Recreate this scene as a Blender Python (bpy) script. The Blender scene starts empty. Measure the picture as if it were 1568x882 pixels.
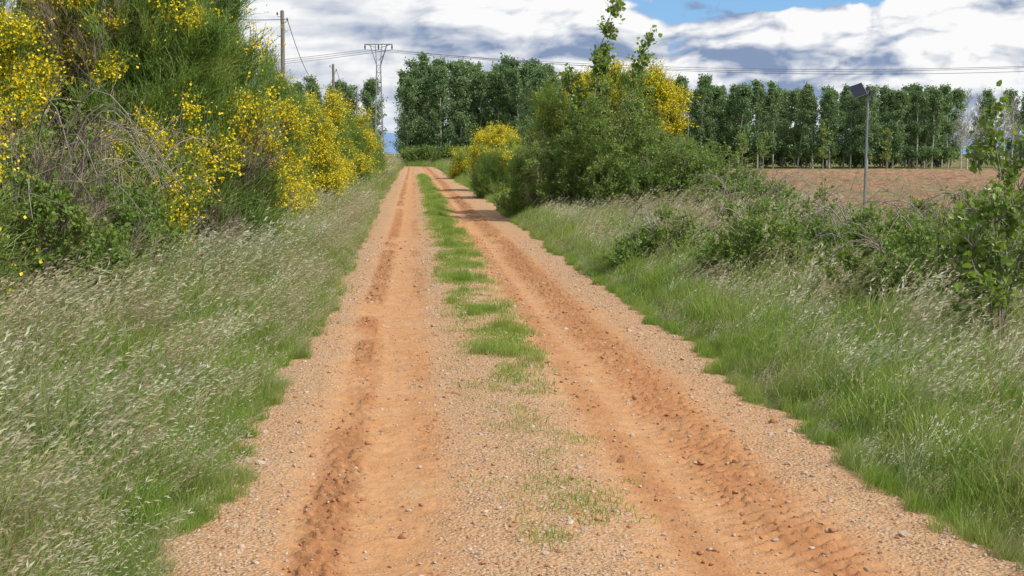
import bpy, math, random
import numpy as np
from mathutils import Vector
rng = np.random.default_rng(7)
random.seed(7)
scene = bpy.context.scene

# ------------------------------------------------------------------ helpers
def h2(ix, iy, s):
    n = (ix.astype(np.int64)*374761393 + iy.astype(np.int64)*668265263 + s*1442695041) & 0xffffffff
    n = ((n ^ (n >> 13))*1274126177) & 0xffffffff
    n = (n ^ (n >> 16)) & 0xffffffff
    return n/4294967295.0
def vn(x, y, s=0):
    x = np.asarray(x, float); y = np.asarray(y, float)
    ix = np.floor(x); iy = np.floor(y); fx = x-ix; fy = y-iy
    fx = fx*fx*(3-2*fx); fy = fy*fy*(3-2*fy)
    a = h2(ix, iy, s); b = h2(ix+1, iy, s); c = h2(ix, iy+1, s); d = h2(ix+1, iy+1, s)
    return (a*(1-fx)+b*fx)*(1-fy)+(c*(1-fx)+d*fx)*fy
def fbm(x, y, s=0, o=4):
    t = 0; a = 0.5; n = 0
    for i in range(o):
        t = t+a*vn(x*2**i, y*2**i, s+i*17); n += a; a *= 0.5
    return t/n
def sm(a, b, x):
    t = np.clip((x-a)/(b-a), 0, 1); return t*t*(3-2*t)
def nrm(v):
    return v/np.maximum(np.linalg.norm(v, axis=-1, keepdims=True), 1e-9)

class MB:
    def __init__(s):
        s.V = []; s.F = []; s.M = []; s.A = []; s.n = 0
    def add(s, V, F, mat=0, var=None):
        V = np.asarray(V, float).reshape(-1, 3); F = np.asarray(F, int)
        s.V.append(V); s.F.append(F+s.n); s.M.append(np.full(len(F), mat))
        if var is None: var = np.zeros(len(V))
        s.A.append(np.broadcast_to(var, (len(V),)).astype(float)); s.n += len(V)
    def ribbons(s, P, W, side, mat=0, var=None):
        N, S, _ = P.shape
        sd = side[:, None, :] if side.ndim == 2 else side
        L = P-sd*W[..., None]*0.5; R = P+sd*W[..., None]*0.5
        V = np.stack([L, R], 2).reshape(-1, 3)
        base = (np.arange(N)*S*2)[:, None]+(np.arange(S-1)*2)[None]
        F = np.stack([base, base+1, base+3, base+2], -1).reshape(-1, 4)
        vv = None if var is None else np.repeat(var, S*2)
        s.add(V, F, mat, vv)
    def tubes(s, P, R, k=5, mat=0, var=None):
        P = np.asarray(P, float); R = np.asarray(R, float)
        if P.ndim == 2: P = P[None]; R = R[None]
        N, S, _ = P.shape
        T = nrm(np.gradient(P, axis=1))
        mt = np.abs(T.mean(1)); ax = np.argmin(mt, 1)
        ref = np.eye(3)[ax][:, None, :]
        U = nrm(np.cross(T, ref)); Wv = np.cross(T, U)
        a = np.arange(k)*2*math.pi/k
        V = P[:, :, None, :]+R[:, :, None, None]*(np.cos(a)[None, None, :, None]*U[:, :, None, :]+np.sin(a)[None, None, :, None]*Wv[:, :, None, :])
        V = V.reshape(-1, 3)
        b = (np.arange(N)*S*k)[:, None, None]+(np.arange(S-1)*k)[None, :, None]
        j = np.arange(k)[None, None, :]; j2 = (j+1) % k
        F = np.stack([b+j, b+j2, b+k+j2, b+k+j], -1).reshape(-1, 4)
        vv = None if var is None else np.repeat(var, S*k)
        s.add(V, F, mat, vv)
    def leaves(s, C, size, mat=0, var=None, D=None, two=False, asp=0.6, up=0.0):
        N = len(C)
        if D is None: D = rng.normal(size=(N, 3)); D[:, 2] += up
        D = nrm(D); r = nrm(rng.normal(size=(N, 3))+np.array([0, 0, up*1.5])); S = nrm(np.cross(D, r)); Nn = np.cross(S, D)
        sz = np.broadcast_to(size, (N,))[:, None]
        if two:
            pts = [C, C+D*sz*.3+S*sz*asp*.5+Nn*sz*.08, C+D*sz*.72+S*sz*asp*.36+Nn*sz*.05, C+D*sz-Nn*sz*.08,
                   C+D*sz*.72-S*sz*asp*.36+Nn*sz*.05, C+D*sz*.3-S*sz*asp*.5+Nn*sz*.08]
            V = np.stack(pts, 1).reshape(-1, 3); b = (np.arange(N)*6)[:, None]
            F = np.concatenate([b+np.array([0, 1, 2, 3]), b+np.array([0, 3, 4, 5])], 0); m = 6
        else:
            pts = [C, C+D*sz*.45+S*sz*asp*.5, C+D*sz-Nn*sz*.1, C+D*sz*.45-S*sz*asp*.5]
            V = np.stack(pts, 1).reshape(-1, 3); F = (np.arange(N)*4)[:, None]+np.arange(4); m = 4
        if var is None: var = rng.random(N)
        s.add(V, F, mat, np.repeat(var, m))
    def build(s, name, mats, smooth=False, link=True):
        V = np.concatenate(s.V); A = np.concatenate(s.A)
        me = bpy.data.meshes.new(name)
        me.vertices.add(len(V)); me.vertices.foreach_set('co', V.ravel())
        ls = []; lt = []; li = []; M = []; st = 0
        for F, m in zip(s.F, s.M):
            k = F.shape[1]; li.append(F.ravel()); lt.append(np.full(len(F), k))
            ls.append(st+np.arange(len(F))*k); st += len(F)*k; M.append(m)
        li = np.concatenate(li); ls = np.concatenate(ls); lt = np.concatenate(lt); M = np.concatenate(M)
        me.loops.add(len(li)); me.loops.foreach_set('vertex_index', li.astype(np.int32))
        me.polygons.add(len(ls)); me.polygons.foreach_set('loop_start', ls.astype(np.int32))
        try: me.polygons.foreach_set('loop_total', lt.astype(np.int32))
        except Exception: pass
        me.polygons.foreach_set('material_index', M.astype(np.int32))
        me.polygons.foreach_set('use_smooth', np.full(len(ls), smooth))
        at = me.attributes.new('var', 'FLOAT', 'POINT'); at.data.foreach_set('value', A.astype(np.float32))
        for m in mats: me.materials.append(m)
        me.update(calc_edges=True); me.validate()
        ob = bpy.data.objects.new(name, me)
        if link: scene.collection.objects.link(ob)
        return ob

def grid_obj(name, X, Y, Z, mat, attrs=None, smooth=True):
    r, c = X.shape
    V = np.stack([X, Y, Z], -1).reshape(-1, 3)
    i = (np.arange(r-1)*c)[:, None]+np.arange(c-1)[None]
    F = np.stack([i, i+1, i+c+1, i+c], -1).reshape(-1, 4)
    mb = MB(); mb.add(V, F)
    ob = mb.build(name, [mat], smooth)
    for k, v in (attrs or {}).items():
        a = ob.data.attributes.new(k, 'FLOAT', 'POINT'); a.data.foreach_set('value', v.ravel().astype(np.float32))
    return ob

# ------------------------------------------------------------------ node helpers
class NT:
    def __init__(s, t): s.t = t; s.n = t.nodes; s.l = t.links
    def new(s, typ, **kw):
        n = s.n.new(typ)
        for k, v in kw.items(): setattr(n, k, v)
        return n
    def set(s, sock, v):
        if isinstance(v, bpy.types.NodeSocket): s.l.new(v, sock)
        else: sock.default_value = v
    def math(s, op, a, b=0.0, clamp=False):
        n = s.new('ShaderNodeMath', operation=op, use_clamp=clamp); s.set(n.inputs[0], a); s.set(n.inputs[1], b); return n.outputs[0]
    def mix(s, f, a, b, blend='MIX'):
        n = s.new('ShaderNodeMix', data_type='RGBA', blend_type=blend)
        s.set(n.inputs[0], f); s.set(n.inputs[6], a if isinstance(a, bpy.types.NodeSocket) else (*a, 1)); s.set(n.inputs[7], b if isinstance(b, bpy.types.NodeSocket) else (*b, 1)); return n.outputs[2]
    def noise(s, vec, scale, detail=4, rough=.5, dist=0.0):
        n = s.new('ShaderNodeTexNoise'); s.l.new(vec, n.inputs['Vector'])
        n.inputs['Scale'].default_value = scale; n.inputs['Detail'].default_value = detail
        n.inputs['Roughness'].default_value = rough; n.inputs['Distortion'].default_value = dist; return n.outputs[0]
    def ramp(s, v, a, b):
        n = s.new('ShaderNodeMapRange', interpolation_type='SMOOTHSTEP'); s.set(n.inputs[0], v)
        n.inputs[1].default_value = a; n.inputs[2].default_value = b; return n.outputs[0]
    def attr(s, name):
        n = s.new('ShaderNodeAttribute', attribute_name=name); return n.outputs['Fac']
def mat_new(name):
    m = bpy.data.materials.new(name); m.use_nodes = True; m.node_tree.nodes.clear(); return m, NT(m.node_tree)
def leaf_mat(name, c1, c2, c3, trans=.35, rough=.5, spec=.3, pscale=.5, patch=(.45, .7), pamt=.6):
    m, t = mat_new(name)
    v = t.attr('var'); oi = t.new('ShaderNodeObjectInfo').outputs['Random']
    f = t.math('ADD', t.math('MULTIPLY', v, .65), t.math('MULTIPLY', oi, .35))
    c = t.mix(f, c1, c2)
    pos = t.new('ShaderNodeNewGeometry').outputs['Position']
    pn = t.ramp(t.noise(pos, pscale, 1), patch[0], patch[1])
    c = t.mix(t.math('MULTIPLY', pn, pamt), c, c3)
    p = t.new('ShaderNodeBsdfPrincipled'); t.l.new(c, p.inputs['Base Color'])
    p.inputs['Roughness'].default_value = rough; p.inputs['Specular IOR Level'].default_value = spec
    o = t.new('ShaderNodeOutputMaterial')
    if trans > 0:
        tr = t.new('ShaderNodeBsdfTranslucent'); t.l.new(t.mix(1.0, c, (1.25, 1.3, .7), 'MULTIPLY'), tr.inputs[0])
        mx = t.new('ShaderNodeMixShader'); mx.inputs[0].default_value = trans
        t.l.new(p.outputs[0], mx.inputs[1]); t.l.new(tr.outputs[0], mx.inputs[2]); t.l.new(mx.outputs[0], o.inputs[0])
    else: t.l.new(p.outputs[0], o.inputs[0])
    return m
def solid_mat(name, c1, c2, scale=8, rough=.8, metal=0, bump=.2, stretch=(1, 1, 1)):
    m, t = mat_new(name)
    tc = t.new('ShaderNodeTexCoord').outputs['Object']
    mp = t.new('ShaderNodeMapping'); mp.inputs['Scale'].default_value = stretch; t.l.new(tc, mp.inputs[0])
    n = t.noise(mp.outputs[0], scale, 5, .6)
    oi = t.new('ShaderNodeObjectInfo').outputs['Random']
    f = t.math('ADD', t.math('MULTIPLY', t.ramp(n, .3, .7), .7), t.math('MULTIPLY', oi, .3))
    p = t.new('ShaderNodeBsdfPrincipled'); t.l.new(t.mix(f, c1, c2), p.inputs['Base Color'])
    p.inputs['Roughness'].default_value = rough; p.inputs['Metallic'].default_value = metal
    if bump > 0:
        b = t.new('ShaderNodeBump'); b.inputs['Strength'].default_value = bump; b.inputs['Distance'].default_value = .02
        t.l.new(n, b.inputs['Height']); t.l.new(b.outputs[0], p.inputs['Normal'])
    o = t.new('ShaderNodeOutputMaterial'); t.l.new(p.outputs[0], o.inputs[0]); return m

# ------------------------------------------------------------------ materials
M_grass = leaf_mat('grass_blades', (.12, .215, .032), (.30, .40, .08), (.33, .34, .13), trans=.4, rough=.45, pscale=.55)
M_grassL = leaf_mat('grass_blades_grey', (.14, .21, .06), (.30, .36, .14), (.34, .32, .17), trans=.35, rough=.45, pscale=.8, pamt=.6)
M_seed = leaf_mat('grass_seedheads', (.34, .34, .22), (.64, .62, .50), (.42, .36, .24), trans=.3, rough=.4, spec=.4)
M_seedR = leaf_mat('grass_seedheads_tan', (.30, .25, .15), (.52, .45, .32), (.34, .30, .17), trans=.3)
M_broom = leaf_mat('broom_twigs', (.085, .16, .03), (.22, .32, .075), (.22, .26, .06), trans=.3, pscale=1.2)
M_dead = leaf_mat('dead_twigs', (.13, .105, .075), (.30, .25, .185), (.20, .16, .10), trans=.0, rough=.8)
M_flower = leaf_mat('broom_flowers', (.86, .60, .01), (.93, .76, .03), (.82, .60, .01), trans=.3)
M_hedge = leaf_mat('scrub_leaves', (.09, .165, .028), (.23, .33, .07), (.26, .29, .08), trans=.4, pscale=1.0)
M_bramble = leaf_mat('bramble_leaves', (.09, .17, .03), (.23, .34, .075), (.24, .29, .07), trans=.4, pscale=1.5)
M_poplar = leaf_mat('poplar_leaves', (.09, .165, .065), (.24, .33, .17), (.16, .235, .095), trans=.4, pscale=.12, rough=.4, spec=.4)
M_sap = leaf_mat('young_poplar_leaves', (.10, .19, .025), (.26, .36, .07), (.20, .25, .06), trans=.4, rough=.35, spec=.5)
M_bark = solid_mat('bark', (.14, .115, .09), (.31, .27, .22), 10, bump=.5)
M_pbark = solid_mat('poplar_bark', (.26, .25, .21), (.48, .46, .40), 3)
M_stone = solid_mat('pebbles', (.24, .16, .11), (.56, .45, .34), .9, rough=.75)
M_clod = solid_mat('soil_clods', (.24, .105, .045), (.42, .21, .10), .9, rough=.95)
M_wood = solid_mat('weathered_pole_wood', (.10, .085, .07), (.24, .21, .18), 6, stretch=(6, 6, .5), bump=.4)
M_steel = solid_mat('galvanised_steel', (.20, .21, .23), (.33, .34, .36), 5, rough=.5, metal=.6, bump=.05)
M_wire = solid_mat('wire', (.10, .10, .11), (.14, .14, .15), 3, rough=.5, metal=.5, bump=0)
M_panel = solid_mat('solar_cells', (.012, .014, .025), (.03, .035, .055), 30, rough=.2, bump=0)
M_dark = solid_mat('dark_plastic', (.03, .03, .03), (.06, .06, .06), 10, rough=.5)

# ------------------------------------------------------------------ terrain functions
def xc(y):
    y = np.asarray(y, float)
    return .72-.0695*y-np.where(y > 175, (y-175)**2*.012, 0)
def hw(y): return 1.77+.18*sm(15, 50, np.asarray(y, float))
def edge_w(y, side):
    return hw(y)+.18*(fbm(y*.7, side*7+0*y, 3)-.5)+.16*(vn(y*3.3, side*3+0*y, 4)-.5)+.10*(vn(y*8.3, side*3+0*y, 6)-.5)
def gz(x, y):
    u = x-xc(y); a = np.abs(u); w = edge_w(y, np.sign(u))
    z = -.07+.12*sm(w-.14, w+.5, a)
    z = z+.24*sm(2.2, 5.5, -u)-.03*sm(3.5, 7, u)
    z = z+.10*(fbm(x*.35, y*.35, 11)-.5)*sm(w, w+2, a)
    return z
def band_parts(u, y, uc, w, per, slope, sd, lo, hi):
    c = uc+.08*(vn(y*.35, 0*y, sd)-.5)
    m = np.exp(-((u-c)/w)**4)
    k = sm(lo, hi, fbm(u*1.2+sd, y*.45, sd+1, 2))
    t = np.sin(2*math.pi*(y/per+slope*(u-c)/per)+2.5*vn(u*5, y*3, sd+2))
    return m*k*np.clip(t*1.5, -1, 1), m*k
def road_z(u, y):
    wob = .05*(vn(y*.25, 0*y, 40)-.5)
    z = -.030*np.exp(-((u+.93+wob)/.30)**2)-.035*np.exp(-((u-.72+wob)/.36)**2)
    z = z+.012*np.exp(-((u-.0)/.35)**2)
    z = z+.016*(fbm(u*4, y*2.5, 21)-.5)+.012*(fbm(u*22, y*18, 25, 3)-.5)
    t1, m1 = band_parts(u, y, -1.14, .12, .105, .5, 61, .22, .40)
    t2, m2 = band_parts(u, y, .98, .21, .12, -.6, 71, .16, .32)
    t3, m3 = band_parts(u, y, .50, .12, .09, .3, 81, .30, .45)
    t4, m4 = band_parts(u, y, -.66, .09, .10, -.4, 91, .42, .58)
    z = z+.012*t1+.014*t2+.009*t3+.007*t4
    cl = sm(.58, .80, vn(u*26, y*22, 51))*(m1*1.0+m2*.8)
    z = z+.024*cl
    dark = np.clip(m1*.95+m2*.85+m3*.6+m4*.4, 0, 1)
    return z, dark
def orange_mask(u, y):
    n = (fbm(u*2.5, y*.8, 33)-.5)*.9
    o = np.maximum(np.exp(-((u+.95)/.40)**4), np.exp(-((u-.78)/.52)**4))
    return np.clip(o+n*.8, 0, 1)

# ------------------------------------------------------------------ ground
m, t = mat_new('ground_soil_and_turf'); M_ground = m
pos = t.new('ShaderNodeTexCoord').outputs['Object']
n1 = t.noise(pos, .06, 5, .6); n2 = t.noise(pos, 9.0, 6, .7); n3 = t.noise(pos, .5, 3)
c = t.mix(t.ramp(n1, .35, .65), (.12, .145, .045), (.17, .18, .07))
c = t.mix(t.ramp(n2, .4, .65), c, (.22, .15, .075))
c = t.mix(t.math('MULTIPLY', t.ramp(n3, .4, .7), .5), c, (.10, .125, .035))
p = t.new('ShaderNodeBsdfPrincipled'); t.l.new(c, p.inputs['Base Color']); p.inputs['Roughness'].default_value = .95; p.inputs['Specular IOR Level'].default_value = .1
b = t.new('ShaderNodeBump'); b.inputs['Distance'].default_value = .05; t.l.new(n2, b.inputs['Height']); t.l.new(b.outputs[0], p.inputs['Normal'])
o = t.new('ShaderNodeOutputMaterial'); t.l.new(p.outputs[0], o.inputs[0])
us = np.sinh(np.linspace(-8.6, 8.6, 460))*1.0
ys = np.concatenate([np.linspace(-60, 3, 30), 3+np.cumsum(np.geomspace(.05, 1.5, 300)), ])
ys = np.concatenate([ys, ys[-1]+np.cumsum(np.geomspace(2, 700, 55))])
U, Y = np.meshgrid(us, ys)
X = np.where(Y < 400, xc(np.minimum(Y, 200)), xc(200.))+U
Zg = gz(np.where(Y < 200, X, X+1e3), Y); Zg = np.where(Y < 200, Zg, .1)
grid_obj('ground', X, Y, Zg, M_ground)

# ------------------------------------------------------------------ road
m, t = mat_new('orange_dirt_and_gravel'); M_road = m
pos = t.new('ShaderNodeTexCoord').outputs['Object']
org = t.attr('orange'); drk = t.attr('dark')
def voro(scale):
    v = t.new('ShaderNodeTexVoronoi', feature='F1'); v.inputs['Scale'].default_value = scale
    v.inputs['Randomness'].default_value = 1; t.l.new(pos, v.inputs['Vector']); return v
v1 = voro(52); v2 = voro(100); v3 = voro(22)
def sep(c):
    s = t.new('ShaderNodeSeparateColor'); t.l.new(c, s.inputs[0]); return s.outputs
s1 = sep(v1.outputs['Color']); s2 = sep(v2.outputs['Color']); s3 = sep(v3.outputs['Color'])
peb = t.mix(s1[0], (.36, .215, .115), (.56, .415, .27))
peb = t.mix(t.math('MULTIPLY', t.ramp(s1[1], .90, .95), .75), peb, (.21, .165, .125))
peb2 = t.mix(s2[0], (.38, .22, .115), (.52, .36, .215))
peb = t.mix(t.ramp(s1[2], .42, .6), peb2, peb)
gap = t.ramp(v1.outputs['Distance'], .35, .75)
nbig = t.noise(pos, 1.3, 4, .6); nfine = t.noise(pos, 30, 5, .7); nmed = t.noise(pos, 7, 4, .65)
dirt = t.mix(t.ramp(nmed, .3, .7), (.40, .185, .075), (.50, .26, .115))
dirt = t.mix(t.math('MULTIPLY', t.ramp(nfine, .35, .7), .5), dirt, (.50, .295, .15))
grav = t.mix(t.math('MULTIPLY', gap, .6), peb, (.34, .195, .095))
grav = t.mix(.18, grav, dirt)
of = t.math('ADD', t.math('MULTIPLY', org, 1.1), t.math('MULTIPLY', t.math('SUBTRACT', nmed, .5), 1.4), clamp=True)
pebble_in_rut = t.math('MULTIPLY', t.ramp(s3[0], .75, .85), t.ramp(s1[0], .5, .6))
of = t.math('SUBTRACT', of, t.math('MULTIPLY', pebble_in_rut, .5), clamp=True)
col = t.mix(of, grav, dirt)
df = t.math('MULTIPLY', t.math('MULTIPLY', drk, t.ramp(nfine, .22, .56)), .85)
col = t.mix(df, col, (.27, .115, .047))
col = t.mix(t.math('MULTIPLY', t.ramp(nbig, .45, .75), .3), col, (.50, .345, .20))
p = t.new('ShaderNodeBsdfPrincipled'); t.l.new(col, p.inputs['Base Color']); p.inputs['Roughness'].default_value = .92; p.inputs['Specular IOR Level'].default_value = .15
hgt = t.math('ADD', t.math('MULTIPLY', t.math('SUBTRACT', 1.0, v1.outputs['Distance']), t.math('SUBTRACT', 1.15, of)), t.math('MULTIPLY', nfine, .9))
b = t.new('ShaderNodeBump'); b.inputs['Distance'].default_value = .014; b.inputs['Strength'].default_value = .9
t.l.new(hgt, b.inputs['Height']); t.l.new(b.outputs[0], p.inputs['Normal'])
o = t.new('ShaderNodeOutputMaterial'); t.l.new(p.outputs[0], o.inputs[0])
us = np.linspace(-2.40, 2.40, 335)
ys = 3.5*np.exp(np.linspace(0, math.log(235/3.5), 1900))
U, Y = np.meshgrid(us, ys); X = xc(Y)+U
def road_full(u, y):
    z, dk = road_z(u, y); wv = edge_w(y, np.sign(u))
    return z-.14*sm(wv-.08, wv+.4, np.abs(u)), dk
Zr, dk = road_full(U, Y)
grid_obj('dirt_road', X, Y, Zr, M_road, {'orange': orange_mask(U, Y), 'dark': dk})
def surf_z(x, y):
    u = x-xc(y); zr, _ = road_full(u, y)
    return np.maximum(np.where(np.abs(u) < 2.40, zr, -9), gz(x, y))

# ------------------------------------------------------------------ field
m, t = mat_new('ploughed_red_soil'); M_field = m
pos = t.new('ShaderNodeTexCoord').outputs['Object']
n1 = t.noise(pos, 2.4, 7, .75); n2 = t.noise(pos, .15, 4, .6)
mp = t.new('ShaderNodeMapping'); mp.inputs['Scale'].default_value = (.10, 1.2, 1); t.l.new(pos, mp.inputs[0])
n4 = t.noise(mp.outputs[0], 1.0, 5, .6)
c = t.mix(t.ramp(n1, .38, .62), (.17, .085, .045), (.41, .225, .125))
c = t.mix(t.math('MULTIPLY', t.ramp(n2, .4, .7), .5), c, (.33, .20, .115))
c = t.mix(t.math('MULTIPLY', t.ramp(n4, .50, .57), .6), c, (.18, .20, .08))
p = t.new('ShaderNodeBsdfPrincipled'); t.l.new(c, p.inputs['Base Color']); p.inputs['Roughness'].default_value = .95
b = t.new('ShaderNodeBump'); b.inputs['Distance'].default_value = .25; t.l.new(n1, b.inputs['Height']); t.l.new(b.outputs[0], p.inputs['Normal'])
o = t.new('ShaderNodeOutputMaterial'); t.l.new(p.outputs[0], o.inputs[0])
yy = np.linspace(31, 126, 560)
tt = np.linspace(0, 1, 420)
Yf, Tf = np.meshgrid(yy, tt, indexing='ij')
x0 = 7.0+(yy-31)*.09; x1 = 95+0*yy
Xf = x0[:, None]+(x1-x0)[:, None]*Tf**1.5
Zf = .17+.34*(fbm(Xf*1.5, Yf*2.2, 5)-.5)+.14*np.sin(Yf*2*math.pi/2.1+Xf*.05)
edge = np.minimum.reduce([sm(0, .02, Tf), sm(0, .02, 1-Tf), sm(31, 33, Yf), sm(0, 2, 126-Yf)])
Zf = Zf*edge-.2*(1-edge)
grid_obj('ploughed_field', Xf, Yf, Zf, M_field)

# ------------------------------------------------------------------ instancing
def proto_coll(name, objs):
    c = bpy.data.collections.new(name)
    for o in objs: c.objects.link(o)
    return c
def gn_group(coll):
    g = bpy.data.node_groups.new('scatter_'+coll.name, 'GeometryNodeTree')
    g.interface.new_socket('Geometry', in_out='INPUT', socket_type='NodeSocketGeometry')
    g.interface.new_socket('Geometry', in_out='OUTPUT', socket_type='NodeSocketGeometry')
    N = g.nodes; L = g.links
    gi = N.new('NodeGroupInput'); go = N.new('NodeGroupOutput')
    ci = N.new('GeometryNodeCollectionInfo'); ci.inputs['Collection'].default_value = coll
    ci.inputs['Separate Children'].default_value = True; ci.inputs['Reset Children'].default_value = True
    ip = N.new('GeometryNodeInstanceOnPoints'); ip.inputs['Pick Instance'].default_value = True
    def na(nm, ty):
        a = N.new('GeometryNodeInputNamedAttribute'); a.data_type = ty; a.inputs['Name'].default_value = nm
        return [o for o in a.outputs if o.enabled and o.name == 'Attribute'][0]
    e = N.new('FunctionNodeEulerToRotation')
    L.new(gi.outputs[0], ip.inputs['Points']); L.new(ci.outputs[0], ip.inputs['Instance'])
    L.new(na('idx', 'INT'), ip.inputs['Instance Index'])
    L.new(na('rot', 'FLOAT_VECTOR'), e.inputs[0]); L.new(e.outputs[0], ip.inputs['Rotation'])
    L.new(na('scl', 'FLOAT'), ip.inputs['Scale']); L.new(ip.outputs[0], go.inputs[0])
    return g
GG = {}
def scatter(name, P, rot, scl, idx, coll, parent=None):
    if coll.name not in GG: GG[coll.name] = gn_group(coll)
    n = len(P); me = bpy.data.meshes.new(name); me.vertices.add(n)
    me.vertices.foreach_set('co', np.asarray(P, float).ravel())
    a = me.attributes.new('rot', 'FLOAT_VECTOR', 'POINT'); a.data.foreach_set('vector', np.asarray(rot, np.float32).ravel())
    a = me.attributes.new('scl', 'FLOAT', 'POINT'); a.data.foreach_set('value', np.asarray(scl, np.float32))
    a = me.attributes.new('idx', 'INT', 'POINT'); a.data.foreach_set('value', np.asarray(idx, np.int32))
    ob = bpy.data.objects.new(name, me); scene.collection.objects.link(ob)
    md = ob.modifiers.new('scatter', 'NODES'); md.node_group = GG[coll.name]
    if parent: ob.parent = parent
    return ob
def rot_dir(D, spin):
    D = nrm(D); th = np.arccos(np.clip(D[:, 2], -1, 1)); az = np.arctan2(D[:, 1], D[:, 0])
    c, s = np.cos, np.sin
    R00 = c(az)*c(th)*c(spin)-s(az)*s(spin); R10 = s(az)*c(th)*c(spin)+c(az)*s(spin)
    R20 = -s(th)*c(spin); R21 = s(th)*s(spin); R22 = c(th)
    return np.stack([np.arctan2(R21, R22), -np.arcsin(np.clip(R20, -1, 1)), np.arctan2(R10, R00)], 1)

# ------------------------------------------------------------------ grass prototypes
def curve_paths(B, az, H, bend, S=4, lean=(0, 0)):
    N = len(B); s = np.linspace(0, 1, S)[None, :, None]
    d = np.stack([np.cos(az), np.sin(az), 0*az], 1)[:, None, :]
    ln = np.array([lean[0], lean[1], 0])[None, None, :]
    P = B[:, None, :]+s*H[:, None, None]*np.array([0, 0, 1])*(1-.35*s*np.minimum(bend, 1.2)[:, None, None])
    return P+d*(s**1.8)*(bend*H)[:, None, None]*.8+ln*(s**1.6)*H[:, None, None]
def grass_proto(name, mats, n, hmin, hmax, R, w, seeds=0, smin=.5, smax=.8, sw=.007, lean=(.18, .03), nk=7):
    mb = MB()
    r = R*np.sqrt(rng.random(n)); a = rng.random(n)*6.283
    B = np.stack([r*np.cos(a), r*np.sin(a), 0*r-.03], 1); H = hmin+(hmax-hmin)*rng.random(n)
    az = rng.random(n)*6.283; bend = .15+.75*rng.random(n)**1.5
    P = curve_paths(B, az, H, bend, 4, lean)
    W = w*(.6+.8*rng.random(n))[:, None]*np.array([.9, 1, .75, .08])[None]
    fa = rng.random(n)*6.283; side = np.stack([np.cos(fa), np.sin(fa), 0*fa], 1)
    mb.ribbons(P, W, side, 0, rng.random(n))
    if seeds:
        n = seeds; r = R*np.sqrt(rng.random(n)); a = rng.random(n)*6.283
        B = np.stack([r*np.cos(a), r*np.sin(a), 0*r-.03], 1); H = smin+(smax-smin)*rng.random(n)
        az = rng.normal(0, .8, n); bend = .2+.5*rng.random(n)
        P = curve_paths(B, az, H, bend, 6, (lean[0]*1.6, lean[1]))
        W = np.array([.003, .003, .0026, .0022, .0014, .001])[None]*np.ones((n, 1))
        fa = rng.random(n)*6.283; side = np.stack([np.cos(fa), np.sin(fa), 0*fa], 1)
        mb.ribbons(P, W, side, 1, rng.random(n))
        for k in range(nk):
            s = .66+.34*rng.random(n); i = s*5; i0 = np.minimum(i.astype(int), 4); f = (i-i0)[:, None]
            C = P[np.arange(n), i0]*(1-f)+P[np.arange(n), i0+1]*f
            D = nrm(P[:, 5]-P[:, 3])*1.0+rng.normal(0, .3, (n, 3))+np.array([.4, 0, -.15])
            mb.leaves(C, sw*(3.5+3.5*rng.random(n)), 1, rng.random(n), D=D, asp=.24)
    return mb.build(name, mats, link=False)
gp = []
for i in range(4): gp.append(grass_proto('gp_%02d' % i, [M_grass, M_seedR], 135, .16, .48, .24, .0064, 0))
for i in range(4, 7): gp.append(grass_proto('gp_%02d' % i, [M_grass, M_seedR], 125, .22, .58, .24, .0064, 10, .45, .75))
for i in range(7, 11): gp.append(grass_proto('gp_%02d' % i, [M_grassL, M_seed], 125, .20, .5, .24, .006, 18, .40, .68))
for i in range(11, 13): gp.append(grass_proto('gp_%02d' % i, [M_grass, M_seedR], 30, .02, .075, .15, .005, 0, lean=(0, 0)))
for i in range(13, 15): gp.append(grass_proto('gp_%02d' % i, [M_seedR, M_seedR], 60, .12, .45, .2, .005, 22, .4, .8))
C_grass = proto_coll('grass_protos', gp)

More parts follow.
